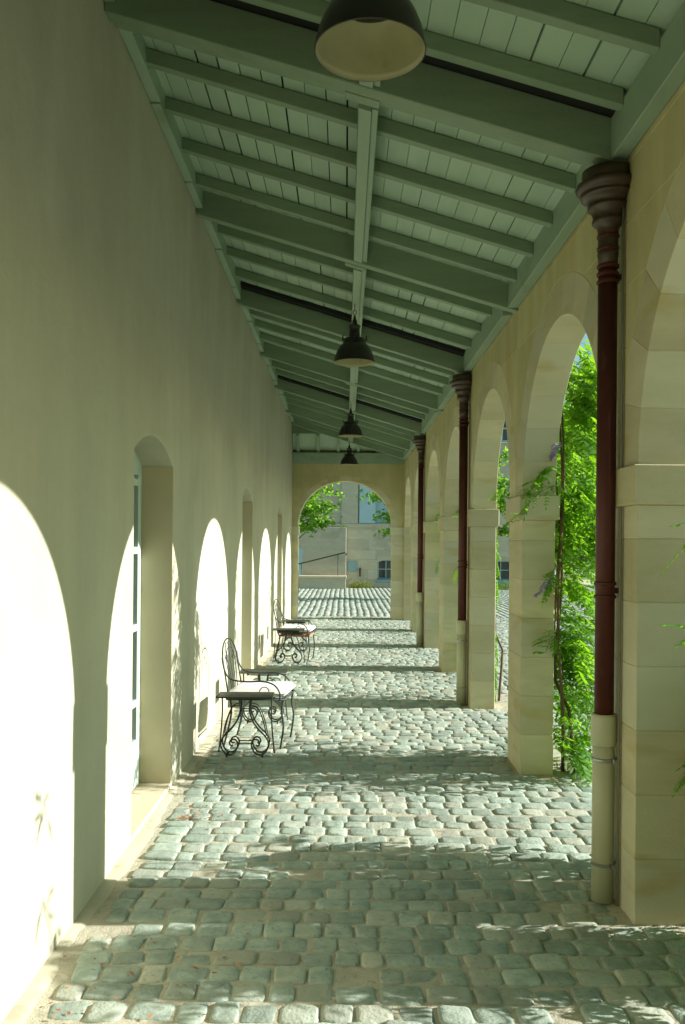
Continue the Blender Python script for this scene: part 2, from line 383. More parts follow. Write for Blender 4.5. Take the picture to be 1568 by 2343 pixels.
# ---------------------------------------------------------------- arcade
ZS=1.945; ZC=2.93; ZT=3.50
arc=empty('stone_arcade',(XR+TH/2,7,0),'cream limestone arcade of round arches on square piers, open to the courtyard','arcade')
def blocks_pier(y0,y1,x0,x1,z1=1.775,step=.272):
    g=MB(); z=-.1; zz=[-.1]+[step*k for k in range(1,7)]+[z1]
    for a,b in zip(zz[:-1],zz[1:]): g.box(x0,x1,y0,y1,a,b)
    return g
for i,py in enumerate(PY):
    o=child(blocks_pier(py,py+PW,XR,XR+TH),'pier',M['stone'],arc,bevel=.004)
    g=MB(); g.box(XR-.025,XR+TH+.025,py-.025,py+PW+.025,1.775,ZS)
    c=g.build('capital',M['stone'],o,bevel=.005)
def arch_blocks(g,ya,yb,x0,x1,fn,rz=None,t=.23,N=13):
    yc=(ya+yb)/2; ry=(yb-ya)/2; rz=rz or ZC-ZS
    for i in range(N):
        p0=math.pi*i/N; p1=math.pi*(i+1)/N; k=4
        inn=[(yc-ry*math.cos(p0+(p1-p0)*j/k), ZS+rz*math.sin(p0+(p1-p0)*j/k)) for j in range(k+1)]
        out=[(yc-(ry+t)*math.cos(p0+(p1-p0)*j/k), ZS+(rz+t)*math.sin(p0+(p1-p0)*j/k)) for j in range(k+1)]
        g.prism(inn+out[::-1],x0,x1,fn)
def spandrel(g,ya,yb,L,Rr,x0,x1,fn,rz=None,t=.23,zt=ZT):
    yc=(ya+yb)/2; ry=(yb-ya)/2+t; rz=(rz or ZC-ZS)+t
    zs=[ZS,2.21,2.48,2.75,3.02,3.29,zt]
    zs=[z for z in zs if z<zt]+[zt]
    apex=ZS+rz
    cy=lambda z: ry*math.sqrt(max(0,1-((z-ZS)/rz)**2))
    for a,b in zip(zs[:-1],zs[1:]):
        if b<apex+.02:
            for sg,E in ((-1,L),(1,Rr)):
                pts=[(yc+sg*cy(a+(b-a)*j/6),a+(b-a)*j/6) for j in range(7)]
                if abs(E-yc)<=cy(a)+.004: pts=[(yc+sg*min(abs(E-yc)-.001,cy(a+(b-a)*j/6)),a+(b-a)*j/6) for j in range(7)]
                pl=[(E,a)]+pts+[(E,b)]
                if sg>0: pl=pl[::-1]
                g.prism(pl,x0,x1,fn)
        elif a<apex:
            c0=cy(a); pts=[]
            for j in range(17):
                u=-c0+2*c0*j/16; pts.append((yc+u, max(a,ZS+rz*math.sqrt(max(0,1-(u/ry)**2)))))
            if b-apex>.02: g.prism([(L,a)]+pts+[(Rr,a),(Rr,b),(L,b)],x0,x1,fn)
        else: g.prism([(L,a),(Rr,a),(Rr,b),(L,b)],x0,x1,fn)
for i in range(len(PY)):
    ya=PY[i]+PW; yb=PY[i+1] if i+1<len(PY) else 17.93
    L=PY[i]+PW/2; Rr=yb+PW/2 if i+1<len(PY) else YE
    if i+1==len(PY):
        g=MB(); g.box(XR,XR+TH,17.93,YE,-.1,1.775); g.box(XR-.02,XR+TH+.02,17.91,YE,1.775,ZS)
        child(g,'pier',M['stone'],arc)
    g=MB(); arch_blocks(g,ya,yb,XR,XR+TH,YZ, t=.225)
    child(g,'arch',M['stone'],arc,bevel=.002)
    g=MB(); spandrel(g,ya,yb,L,Rr,XR,XR+TH,YZ,t=.225)
    child(g,'spandrel',M['stone_face'],arc,bevel=.003)

# end wall with its arch
ew=empty('end_wall',(0,YE,0),'limestone end wall pierced by one round arch','wall')
XZ=lambda u,v,a:(u,a,v)
EA=-1.0; EB=.985; T2=.42
g=MB(); 
for z0,z1 in zip([-.1]+[.272*k for k in range(1,7)]+[1.775],[.272*k for k in range(1,7)]+[1.775,ZS]):
    ex=.02 if z0>1.7 else 0
    g.box(XL-.05,EA+ex,YE-ex,YE+T2,z0,z1); g.box(EB-ex,XR+TH,YE-ex,YE+T2,z0,z1)
child(g,'pier',M['stone'],ew,bevel=.004)
g=MB(); arch_blocks(g,EA,EB,YE,YE+T2,XZ,rz=.965,t=.11); child(g,'arch',M['stone'],ew,bevel=.003)
g=MB(); spandrel(g,EA,EB,XL-.05,XR+TH,YE,YE+T2,XZ,rz=.965,t=.11,zt=3.27); child(g,'spandrel',M['stone_face'],ew,bevel=.003)

# unseen wall, added behind the viewer to block light from the rear
g=MB(); g.box(XL-.05,XR+TH,-.75,-.40,-.1,4.6); tag(g.build('added_rear_wall',M['plaster']),'unseen plastered wall added behind the viewer to keep out light','wall')
# ---------------------------------------------------------------- roof
SL=.309
zr=lambda x:3.29+SL*(XR-x)
sk=lambda x:.045*(XR-x)
roof=empty('timber_roof',(0,7,3.3),'pale green painted lean-to roof with sloping beams, rafters and boards','roof')
def slope(mb,x0,x1,y0,y1,d0,d1,tint=None):
    # timber following the slope: bottom at zr+d0, top at zr+d1
    f=lambda x,y,d:(x,y+sk(x),zr(x)+d)
    mb.add([f(x0,y0,d0),f(x1,y0,d0),f(x1,y1,d0),f(x0,y1,d0),f(x0,y0,d1),f(x1,y0,d1),f(x1,y1,d1),f(x0,y1,d1)],
           [(3,2,1,0),(4,5,6,7),(0,1,5,4),(1,2,6,5),(2,3,7,6),(3,0,4,7)],tint); return mb
GAPB=(3,5,7)
BY=[-3.4,-1.0,1.40,3.80,6.20,8.55,10.93,13.25,15.70,17.30]
for i,b in enumerate(BY):
    g=MB(); slope(g,XL+.001,XR-.001,b,b+.08,0,{3:.19,5:.163,7:.163}.get(i,.20)); child(g,'beam',M['paint_x'],roof,bevel=.004)
    if i==len(BY)-1: continue
    g=MB(); slope(g,XL+.001,XR-.001,b+.15,b+.205,.045,.15); child(g,'rear_plank',M['paint_x'],roof,bevel=.003)
    g=MB(); slope(g,-.02,.14,b+.082,b+.148,-.004,.15); child(g,'spacer_block',M['paint_x'],roof,bevel=.003)
RZB={2:.15,4:.13,6:.13}
for i,b in enumerate(BY[:-1]):
    nb=BY[i+1]; L_=nb-b; RZ=RZB.get(i,.105)
    for o_ in ((.65,1.02,1.40,1.79,2.23) if i<3 else ((.58,1.06,1.55,2.08) if i<4 else (.7,1.25,1.85))):
        y=b+o_*L_/2.4+random.uniform(-.012,.012); dz=random.uniform(-.006,.002)
        g=MB(); slope(g,XL+.045,XR-.075,y,y+.055+random.uniform(-.003,.003),RZ+dz,RZ+.075); child(g,'rafter',M['paint_x'],roof,bevel=.003)
    # purlins between beams
    g=MB(); X0,X1=.044,.107
    def lon(mb,x0,x1,za,zb,ya,yb,lvl=False):
        f=lambda x,y,d:(x,y,zr(x)+d)
        z0=(lambda x:za) if lvl else (lambda x:zr(x)+za); z1=(lambda x:zb) if lvl else (lambda x:zr(x)+zb)
        mb.add([(x0,ya+sk(x0),z0(x0)),(x1,ya+sk(x1),z0(x1)),(x1,yb+sk(x1),z0(x1)),(x0,yb+sk(x0),z0(x0)),
                (x0,ya+sk(x0),z1(x0)),(x1,ya+sk(x1),z1(x1)),(x1,yb+sk(x1),z1(x1)),(x0,yb+sk(x0),z1(x0))],
               [(3,2,1,0),(4,5,6,7),(0,1,5,4),(1,2,6,5),(2,3,7,6),(3,0,4,7)])
    lon(g,X0,X1,.004,RZ,b+.207,nb-.002); lon(g,X1+.001,X1+.032,.018,RZ,b+.207,nb-.002)
    child(g,'centre_purlin',M['paint'],roof,bevel=.003)
    g=MB(); lon(g,XR-.075,XR-.003,3.315,3.50,b+.207,nb-.002,True); child(g,'eaves_plate',M['paint'],roof,bevel=.004)
    g=MB(); zb=zr(XL)+.055
    for k,(ya,yb,dz) in enumerate(((b+.207,b+.92,0),(b+.92,b+1.95,-.012),(b+1.95,nb-.002,-.02))):
        lon(g,XL+.003,XL+.062-.004*k,zb+dz,zb+.16,ya+(.001 if k else 0),min(yb,nb-.002),True)
    child(g,'wall_plate',M['paint'],roof,bevel=.003)
g=MB(); n=21; wx=(XR-.02-XL)/n
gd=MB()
for i,b in enumerate(BY[:-1]):
    nb=BY[i+1]; RZ=RZB.get(i,.105)+.077
    if i+1 in GAPB: slope(gd,XL+.002,XR-.002,nb-.10,nb+.15,.193 if i==2 else .166,RZ+.03)  # solid near-black slab, stands in for the shaded gap above these beams
    f=lambda x,y,d:(x,y+sk(x),zr(x)+d)
    ya=b+.04 if i else -3.9; yb=nb+.04 if i+2<len(BY) else 17.70
    for k in range(n):
        x0=XL+.004+k*wx; gap=random.choice((.003,.003,.004,.006,.010)); x1=x0+wx-gap; dd=random.uniform(0,.003)
        g.add([f(x0,ya,RZ+dd),f(x1,ya,RZ+dd),f(x1,yb,RZ+dd),f(x0,yb,RZ+dd),
               f(x0,ya,RZ+.024),f(x1,ya,RZ+.024),f(x1,yb,RZ+.024),f(x0,yb,RZ+.024)],
              [(3,2,1,0),(4,5,6,7),(0,1,5,4),(1,2,6,5),(2,3,7,6),(3,0,4,7)])
child(gd,'roof_gap_shade',M['dark'],roof)
child(g,'roof_boards',M['board'],roof)
g=MB()
f=lambda x,y,d:(x,y,zr(x)+d)
RZ=.135; a0,a1=XL-.5,XR+.62
g.add([f(a0,-4,RZ+.125),f(a1,-4,RZ+.125),f(a1,18.6,RZ+.125),f(a0,18.6,RZ+.125),f(a0,-4,RZ+.2),f(a1,-4,RZ+.2),f(a1,18.6,RZ+.2),f(a0,18.6,RZ+.2)],
      [(3,2,1,0),(4,5,6,7),(0,1,5,4),(1,2,6,5),(2,3,7,6),(3,0,4,7)])
child(g,'roof_covering',M['dark'],roof)
# end bay: plate over the end wall, short rafters and inclined boards
g=MB(); g.box(XL+.003,XR-.003,YE-.03,YE+.10,3.272,3.50); child(g,'end_plate',M['paint'],roof,bevel=.004)
def inc(x0,x1,d0,d1):
    yb,zb,yt,zt_=YE+.05,3.555,YE-.26,3.90
    return MB().add([(x0,yb,zb+d0),(x1,yb,zb+d0),(x1,yt,zt_+d0),(x0,yt,zt_+d0),(x0,yb,zb+d1),(x1,yb,zb+d1),(x1,yt,zt_+d1),(x0,yt,zt_+d1)],[(3,2,1,0),(4,5,6,7),(0,1,5,4),(1,2,6,5),(2,3,7,6),(3,0,4,7)])
child(inc(XL+.01,XR-.01,.0,.02),'end_boards',M['board'],roof)
for k in range(6):
    x=XL+.09+k*.42; child(inc(x,x+.06,-.085,-.001),'end_rafter',M['paint'],roof)
g=MB(); g.box(XL+.003,XR-.3,YE-.32,YE-.262,3.86,4.15); child(g,'end_board_panel',M['paint_x'],roof)
g=MB(); g.box(XL-.05,XR+TH,YE+.12,YE+.40,3.275,4.6); child(g,'gable_backing',M['stone_face'],ew)

# ---------------------------------------------------------------- lamps
def make_lamp():
    Z=3.15
    e=empty('pendant_lamp',(.065,2.70,Z),'large black enamel pendant lamp nearest the camera, its yellowed inside showing','lamp','pendant lamps hung along the roof ridge')
    k=.35/520
    P=[(262,0),(262,4),(256,40),(240,100),(222,145),(198,190),(165,232),(150,240)]
    outer=[(r*k,z*k) for r,z in P]
    inner=[(r*k-.004,z*k-.003 if z>3 else 0) for r,z in P][::-1]
    g=MB(); g.lathe([(inner[0][0],inner[0][1])]+[(outer[-1][0],outer[-1][1])]+outer[::-1]+[(inner[-1][0],0)],n=48,closed=False)
    g.build('shade',M['enamel'],e,smooth=True)
    g=MB(); g.lathe([(r,z) for r,z in inner[::-1]],n=48,closed=False); g.build('reflector',M['enamel_in'],e,smooth=True)
    g=MB(); g.lathe([(r*k,z*k) for r,z in [(60,222),(152,226),(152,238),(146,262),(140,300),(120,312),(78,318),(72,340),(66,400),(66,452),(76,456),(76,474),(60,480),(36,496),(30,540),(20,556),(14,592),(10,604)]],n=32)
    for s in (-1,1):
        for ax in (0,1):
            v=[s*150*k,0] if ax==0 else [0,s*150*k]
            g.lathe([(8*k,280*k),(8*k,345*k),(4*k,352*k)],(v[0],v[1],0),n=8)
    g.build('housing',M['enamel'],e,smooth=True)
    g=MB(); g.lathe([(.001,.135),(.046,.135),(.046,.152),(.03,.153)],n=24); g.lathe([(.052,.150),(.058,.146),(.058,.152),(.052,.154)],n=24,closed=False)
    g.build('socket',M['enamel'],e)
    g=MB()
    def ring(c,r,axis,tr):
        pts=[]
        for i in range(17):
            a=2*math.pi*i/16
            pts.append((c[0]+(r*math.cos(a) if axis=='x' else 0),c[1]+(r*math.cos(a) if axis=='y' else 0),c[2]+r*1.5*math.sin(a)))
        g.tube(pts,tr,6,cap=False)
    ring((0,0,.432),.014,'x',.003); ring((0,0,.468),.014,'y',.003); g.tube([(0,0,.485),(0,0,.505)],.003,6)
    g.build('chain',M['iron'],e,smooth=True)
    return e
lamp=make_lamp()
for dy,lb in ((4.66,'second black pendant lamp from the front, wide domed shade on a short chain'),
              (9.69,'third black pendant lamp from the front, hanging before the far lamp'),
              (14.19,'farthest and smallest black pendant lamp, in front of the end wall')):
    copy_tree(lamp,(0,dy,0),lb)

# ---------------------------------------------------------------- downpipes
def make_pipe():
    X=XR-.062; Y=3.635+.235
    e=empty('rainwater_pipe',(X,Y,0),'dark red downpipe with flared bronze head and cream foot, nearest the camera','downpipe','red downpipes on the arcade piers')
    cx=XR-.003-X
    g=MB(); g.lathe([(.043,.80),(.043,2.86)],n=28); g.build('pipe',M['redpipe'],e,smooth=True)
    g=MB(); g.lathe([(.049,0),(.049,.84)],n=28)
    g.lathe([(.052,.70),(.057,.72),(.057,.83),(.052,.842),(.044,.842)],n=28,closed=False)
    g.build('foot_sleeve',M['sleeve'],e,smooth=True)
    g=MB(); g.lathe([(.043,2.855),(.044,2.90),(.047,2.905),(.047,2.92),(.044,2.925),(.046,3.02),(.050,3.035),(.066,3.048),(.072,3.056),(.072,3.066),(.066,3.070),(.070,3.09),(.078,3.108),(.090,3.116),(.092,3.128),(.085,3.132),(.092,3.148),(.106,3.160),(.122,3.166),(.124,3.176),(.116,3.181),(.128,3.190),(.142,3.200),(.146,3.212),(.140,3.226),(.122,3.232),(.118,3.244),(.118,3.285)],n=36,clampx=cx)
    g.build('pipe_head',M['bronze'],e,smooth=True)
    for z in (1.36,1.42,2.78,2.815,2.85,2.93,2.985):
        g=MB(); g.lathe([(.044,z),(.0495,z+.004),(.0495,z+.014),(.044,z+.018)],n=28); g.build('collar',M['redpipe'],e)
    for z in (1.385,2.80): g=MB(); g.box(.035,cx,-.012,.012,z,z+.025); g.build('bracket',M['redpipe'],e)
    for z in (.63,.16):
        g=MB(); g.lathe([(.050,z),(.053,z+.003),(.053,z+.013),(.050,z+.016)],n=28)
        g.box(.045,cx,-.006,.006,z+.002,z+.014); g.lathe([(.006,0),(.006,.02)],(.03,-.052,z-.002),n=8)
        g.build('clamp',M['steel'],e)
    g=MB(); g.tube([(cx-.010,-.06,z) for z in (0,.5,1,1.5,2,2.5,3.2)],.006,8); g.build('cable',M['cable'],e,smooth=True)
    return e
pipe=make_pipe()
copy_tree(pipe,(0,8.33-3.63,0),'second red downpipe from the front, on the third visible pier')
copy_tree(pipe,(0,13.15-3.63,0),'farthest thin red downpipe, near the end of the arcade')

# ---------------------------------------------------------------- seating
def make_chair():
    e=empty('garden_armchair',(-.68,6.86,0),'nearest wrought iron armchair with a white cushion, against the plaster wall','armchair','iron armchairs along the wall')
    # local frame: x forward (+X), y along the wall
    hw=.215
    g=MB(); NX=14;NY=14; 
    vs=[];fs=[]
    sx0,sx1=-.20,.27
    for top in (1,0):
        for j in range(NY+1):
            for i in range(NX+1):
                u=i/NX*2-1; v=j/NY*2-1
                ed=max(abs(u),abs(v)); 
                rr=(1-min(1,abs(u))**8)*(1-min(1,abs(v))**8)
                x=(sx0+sx1)/2+(sx1-sx0)/2*u*(1-.03*abs(v)**6); yy=hw*v*(1-.03*abs(u)**6)
                z=.432+(.036 if top else -.036)*rr**.45+ (0.006*math.sin(4*u+1)*math.cos(3*v) if top else 0)*rr
                vs.append((x,yy,z))
    n1=(NX+1)*(NY+1)
    for j in range(NY):
        for i in range(NX):
            a=j*(NX+1)+i; fs.append((a,a+1,a+NX+2,a+NX+1)); fs.append((n1+a,n1+a+NX+1,n1+a+NX+2,n1+a+1))
    bd=[i for i in range(NX+1)]+[j*(NX+1)+NX for j in range(1,NY+1)]+[NY*(NX+1)+i for i in range(NX-1,-1,-1)]+[j*(NX+1) for j in range(NY-1,0,-1)]
    for q in range(len(bd)): a=bd[q]; b=bd[(q+1)%len(bd)]; fs.append((a,n1+a,n1+b,b))
    g.add(vs,fs,.5); g.build('cushion',M['cushion'],e,smooth=True)
    g=MB(); z=.385
    g.tube([(-.19,-hw,z),(.25,-hw,z),(.25,hw,z),(-.19,hw,z),(-.19,-hw,z)],.008,6)
    for k in range(5): yy=-hw+.07*(k+1); g.tube([(-.19,yy,z),(.25,yy,z)],.004,5)
    g.build('seat_frame',M['iron'],e,smooth=True)
    for sx,sy in ((-1,-1),(-1,1),(1,-1),(1,1)):
        x=.24 if sx>0 else -.18; yy=sy*hw
        pts=spline([(x,yy,.385),(x-.012*sx,yy,.30),(x+.004*sx,yy,.18),(x-.02*sx if sx>0 else x-.05,yy,.0)],5)
        g=MB(); g.tube(pts,.008,6); g.lathe([(.012,0),(.012,.006)],(pts[-1].x,pts[-1].y,0),n=8)
        g.build('leg',M['iron'],e,smooth=True)
    g=MB()
    bx=lambda z:-.19-(z-.385)*.17
    arch=[]
    for i in range(25):
        a=math.pi*i/24; yy=-hw*math.cos(a)
        zz=.66+.165*math.sin(a); arch.append((bx(zz),yy,zz))
    pts=[(bx(.385),-hw,.385),(bx(.50),-hw,.50)]+arch+[(bx(.50),hw,.50),(bx(.385),hw,.385)]
    g.tube(pts,.0065,6)
    arch2=[]
    for i in range(19):
        a=math.pi*i/18; yy=-hw*.62*math.cos(a); zz=.62+.14*math.sin(a); arch2.append((bx(zz)+.004,yy,zz))
    g.tube([(bx(.40),-hw*.35,.40)]+arch2+[(bx(.40),hw*.35,.40)],.004,6)
    for yy in (-.06,0,.06): g.tube(spline([(bx(.39),yy*.5,.39),(bx(.55),yy,.55),(bx(.72),yy*1.6,.72),(bx(.80),yy*1.1,.80)],5),.0035,5)
    for s in (-1,1):
        c=[(bx(.70+.0)+.002, s*(.10+ (.04-.0022*i)*math.cos(i*.5)), .68+(.04-.0022*i)*math.sin(i*.5)) for i in range(16)]
        g.tube(c,.0035,5)
    g.build('backrest',M['iron'],e,smooth=True)
    for s in (-1,1):
        yy=s*(hw+.012)
        g=MB(); g.tube(spline([(bx(.70),yy,.70),(bx(.6)+.005,yy,.60),(-.17,yy,.535),(-.05,yy,.52),(.08,yy,.525),(.17,yy,.50),(.215,yy,.44),(.215,yy,.385)],6),.0065,6)
        c=[(.10+(.045-.002*i)*math.cos(math.pi-i*.42),yy,.445+(.045-.002*i)*math.sin(i*.42)) for i in range(15)]
        g.tube(c,.004,5); g.build('armrest',M['iron'],e,smooth=True)
    return e
chair=make_chair(); chair.rotation_euler[2]=R(-7)
def make_table():
    e=empty('side_table',(-.735,6.42,0),'small iron side table with lyre legs, before the nearest armchair','side table','iron side tables beside the armchairs')
    g=MB(); g.box(-.205,.205,-.11,.11,.452,.458); 
    t=g.build('table_top',M['plate'],e,bevel=.001)
    g=MB(); g.tube([(-.205,-.11,.455),(.205,-.11,.455),(.205,.11,.455),(-.205,.11,.455),(-.205,-.11,.455)],.0055,6); g.build('rim',M['iron'],t,smooth=True)
    k=.00049
    prof=[(-85,850),(-78,800),(-70,690),(-95,600),(-130,510),(-210,400),(-310,300),(-362,200),(-342,95),(-272,32),(-180,40),(-118,110),(-105,190),(-148,246),(-205,236),(-228,185),(-200,150),(-175,165)]
    for yy in (-.045,.045):
        for s in (-1,1):
            g=MB()
            pts=spline([(s*x*k,yy,z*k+.012 if z>60 else z*k+.006) for x,z in prof],5)
            pts=[Vector((p.x,p.y,max(p.z,.016))) for p in pts]
            g.tube(pts,.0062,6)
            g.tube(spline([(s*-90*k,yy,790*k),(s*-190*k,yy,760*k),(s*-250*k,yy,640*k),(s*-300*k,yy,480*k),(s*-330*k,yy,330*k)],4),.0045,5)
            g.lathe([(.007,0),(.008,.02)],(s*272*k,yy,0),n=8)
            g.build('lyre_leg',M['iron'],e,smooth=True)
    bar=lambda pts,r: MB().tube(pts,r,6).build('cross_bar',M['iron'],e,smooth=True)
    for yy in (-.045,.045):
        bar([(-.052,yy,.105),(.052,yy,.105)],.0045); bar([(-.038,yy,.345),(.038,yy,.345)],.0045)
        bar([(-.14,yy,.452),(-.14,yy,.43),(.14,yy,.43),(.14,yy,.452)],.006)
    for x in (-.13,.13): bar([(x,-.10,.444),(x,.10,.444)],.005); bar([(x,-.045,.03),(x,.045,.03)],.004)
    for x in (-.19,.19):
        for yy in (.09,):
            g=MB(); g.tube(spline([(x,yy,.452),(x*.98,yy,.32),(x*1.03,yy,.15),(x*1.12,yy,.0)],4),.006,6); g.build('leg',M['iron'],e,smooth=True)
    return e
tab=make_table()
copy_tree(tab,(.02,1.19,0),'small iron side table just behind the nearest armchair')
ch2=copy_tree(chair,(0,4.85,0),'farther wrought iron armchair with white cushion and orange underside')
copy_tree(tab,(0,4.9,0),'iron side table with lyre legs before the farther armchair')
copy_tree(tab,(.02,6.15,0),'farthest iron side table, behind the second armchair')
g=MB(); g.box(-.18,.24,-.19,.19,.335,.362); g.build('seat_underside',M['rust'],ch2,bevel=.005)

# ---------------------------------------------------------------- climbing wisteria
def pinnate(g,p,d,L,nl=5,size=.055):
    d=Vector(d).normalized(); side=d.cross(Vector((0,0,1)))
    if side.length<.2: side=Vector((1,0,0))
    side.normalize(); up=side.cross(d)
    tn=random.random()
    p=Vector(p)
    g.tube([p,p+d*L*.5-Vector((0,0,.01)),p+d*L-Vector((0,0,.05*L/.2))],.0013,3,cap=False,tint=tn)
    for i in range(nl):
        t=.25+.75*i/nl; c=p+d*L*t-Vector((0,0,.05*L/.2*t*t))
        for s in (-1,1):
            l=size*(1-.35*abs(t-.55))*random.uniform(.85,1.15); wd=l*.42
            q=(side*s*.85+d*.5-Vector((0,0,random.uniform(.1,.6)))).normalized()
            n_=q.cross(up).normalized() if abs(q.dot(up))<.95 else side
            m1=c+q*l*.45
            g.add([c,m1+n_*wd*.5,c+q*l,m1-n_*wd*.5-up*.004],[(0,1,2,3)],tn)
    q=(d-Vector((0,0,.4))).normalized(); c=p+d*L-Vector((0,0,.05*L/.2)); n_=q.cross(up); n_=n_.normalized() if n_.length>.05 else side
    g.add([c,c+q*size*.5+n_*size*.18,c+q*size,c+q*size*.5-n_*size*.18],[(0,1,2,3)],tn)
def vine(loc, label, dens=260, h=3.0, ys=.30, xs=.34, low=.25, wide=None, seed=1, inner=0, xmax=9, flowers=()):
    random.seed(seed)
    e=empty('wisteria',loc,label,'climbing plant','wisteria climbing the outside of the piers')
    g=MB()
    for k in range(3):
        a=random.uniform(0,6); pts=[]
        for j in range(15):
            z=h*j/14; pts.append((.04+.03*math.sin(z*3+a)+(.08 if k==1 and z<.6 else 0),.06*math.sin(z*2.2+a*2)+.08*(k-1)+ (0 if k else .02),z))
        g.tube(pts,[.014-.009*j/14 for j in range(15)],6)
    g.build('stem',M['twig'],e,smooth=True)
    g=MB(); n=0
    cl=[]
    for c in range(int(dens/9)):
        z=low+(h-low)*random.random()**1.05
        wy=wide(z) if wide else ys
        xx=wide and None
        xv=xs(z) if callable(xs) else xs
        cl.append((min(xmax,abs(random.gauss(0,xv*.55))+.03), random.gauss(0,wy*.75), z))
    for c in cl:
        for _ in range(9):
            p=(c[0]+random.gauss(0,.06),c[1]+random.gauss(0,.07),c[2]+random.gauss(0,.09))
            if p[0]<-.01 or p[2]<.05: continue
            if p[0]>xmax+.03: p=(xmax,p[1],p[2])
            a=random.uniform(0,2*math.pi); 
            d=(abs(math.cos(a))*(.8 if xmax>1 else .08)+(.2 if xmax>1 else 0),math.sin(a),random.uniform(-.9,.25))
            pinnate(g,p,d,random.uniform(.15,.25),5,random.uniform(.05,.095))
    for (a,b,c_,n_) in inner or ():
        # a tendril: polyline from a to b
        pts=spline([a,((a[0]+b[0])/2,(a[1]+b[1])/2-.02,(a[2]+b[2])/2+.06),b],6); 
        for j,p in enumerate(pts):
            if j%2==0 or n_>8: 
                pinnate(g,p,(random.uniform(-.7,.1),random.uniform(-.8,.6),random.uniform(-.8,.3)),random.uniform(.08,.16),5,c_)
        g.tube(pts,.0025,4)
    if xmax<1: g.v=[(min(x,xmax+.02),y,z) for x,y,z in g.v]
    g.build('foliage',M['wist'],e)
    if flowers:
        for (fx,fy,fz,dx,dz,L) in flowers:
            g=MB()
            for j in range(110):
                t=random.random(); r=.022*(1-t*.8)
                a=random.uniform(0,6.28); c=Vector((fx+dx*t*L+1.4*r*math.cos(a),fy+r*math.sin(a),fz+dz*t*L+r*.6*math.sin(a*2)))
                s=.012*(1-.4*t); g.add([c+Vector((random.uniform(-s,s),random.uniform(-s,s),random.uniform(-s,s))) for _ in range(4)],[(0,1,2,3)])
            g.tube([(fx-dx*.03,fy,fz-dz*.03),(fx+dx*L,fy,fz+dz*L)],.0018,4)
            g.build('flower',M['petal'],e)
    return e
XO=XR+TH+.02
low_w=lambda z: .34 if z<1.1 else (.20 if z<1.7 else .12)
vine((XO,6.12,0),'wisteria climbing between the two nearest visible piers, dense green with a lilac flower',760,3.0,xs=lambda z:.12 if z<.8 else (.17 if z<1.7 else .32),low=.10,
     wide=lambda z:.30 if z<2.2 else (.22 if z<2.5 else .14),seed=3,
     inner=[((.0,-.12,2.15),(-.22,-.22,1.98),.05,12),((.02,-.13,2.02),(-.30,-.24,1.80),.032,9),((0,-.15,1.0),(-.10,-.22,.86),.045,5),((0,-.13,1.40),(-.08,-.2,1.34),.04,5)],
     flowers=[(-.06,-.20,1.36,-.7,-.72,.17),(-.03,-.18,2.30,-.3,-.95,.12)])
vine((XO,3.36,0),'wisteria at the right edge of the view, before the nearest pier',760,1.12,xs=.30,low=.06,
     wide=lambda z:.17 if z<.8 else .12,seed=5,inner=[((0,-.08,1.72),(-.155,-.06,1.62),.035,3),((0,-.08,1.35),(-.15,-.06,1.25),.035,3),((0,-.08,.85),(-.15,-.05,.72),.035,3)])
vine((XO,4.24,0),'low wisteria shoots hidden behind the nearest pier',150,1.1,xs=.3,low=.1,wide=lambda z:.10,seed=6)
vine((XO,2.25,0),'unseen low wisteria shoots added beside the opening nearest the viewer to shade the floor',300,.9,xs=.4,low=.1,wide=lambda z:.34,seed=8)  # out of frame, put in to shade the near floor and cut its bounce
for i,(py,sd_) in enumerate(((8.33,11),(10.73,12),(13.15,13),(15.6,14))):
    vine((XO,py+(.50 if i==0 else .24),0),['wisteria on the outer side of the pier with the second red downpipe','wisteria on the outer side of the fourth visible pier','wisteria behind the pier with the farthest red downpipe','wisteria behind the last pier before the end wall'][i],
      230,2.4,xs=.03,xmax=.03,low=.25,wide=(lambda z:.17) if i==0 else (lambda z:.38 if z<1.5 else (.34 if z<2.0 else .16)),seed=sd_,
      inner=[((0,-.2,2.05),(-.10,-.26,1.97),.035,3),((0,-.2,1.35),(-.07,-.28,1.28),.035,3)] if i in(1,2) else ([((0,-.52,2.0),(.03,-.55,2.15),.045,4)] if i==0 else 0))
random.seed(21)

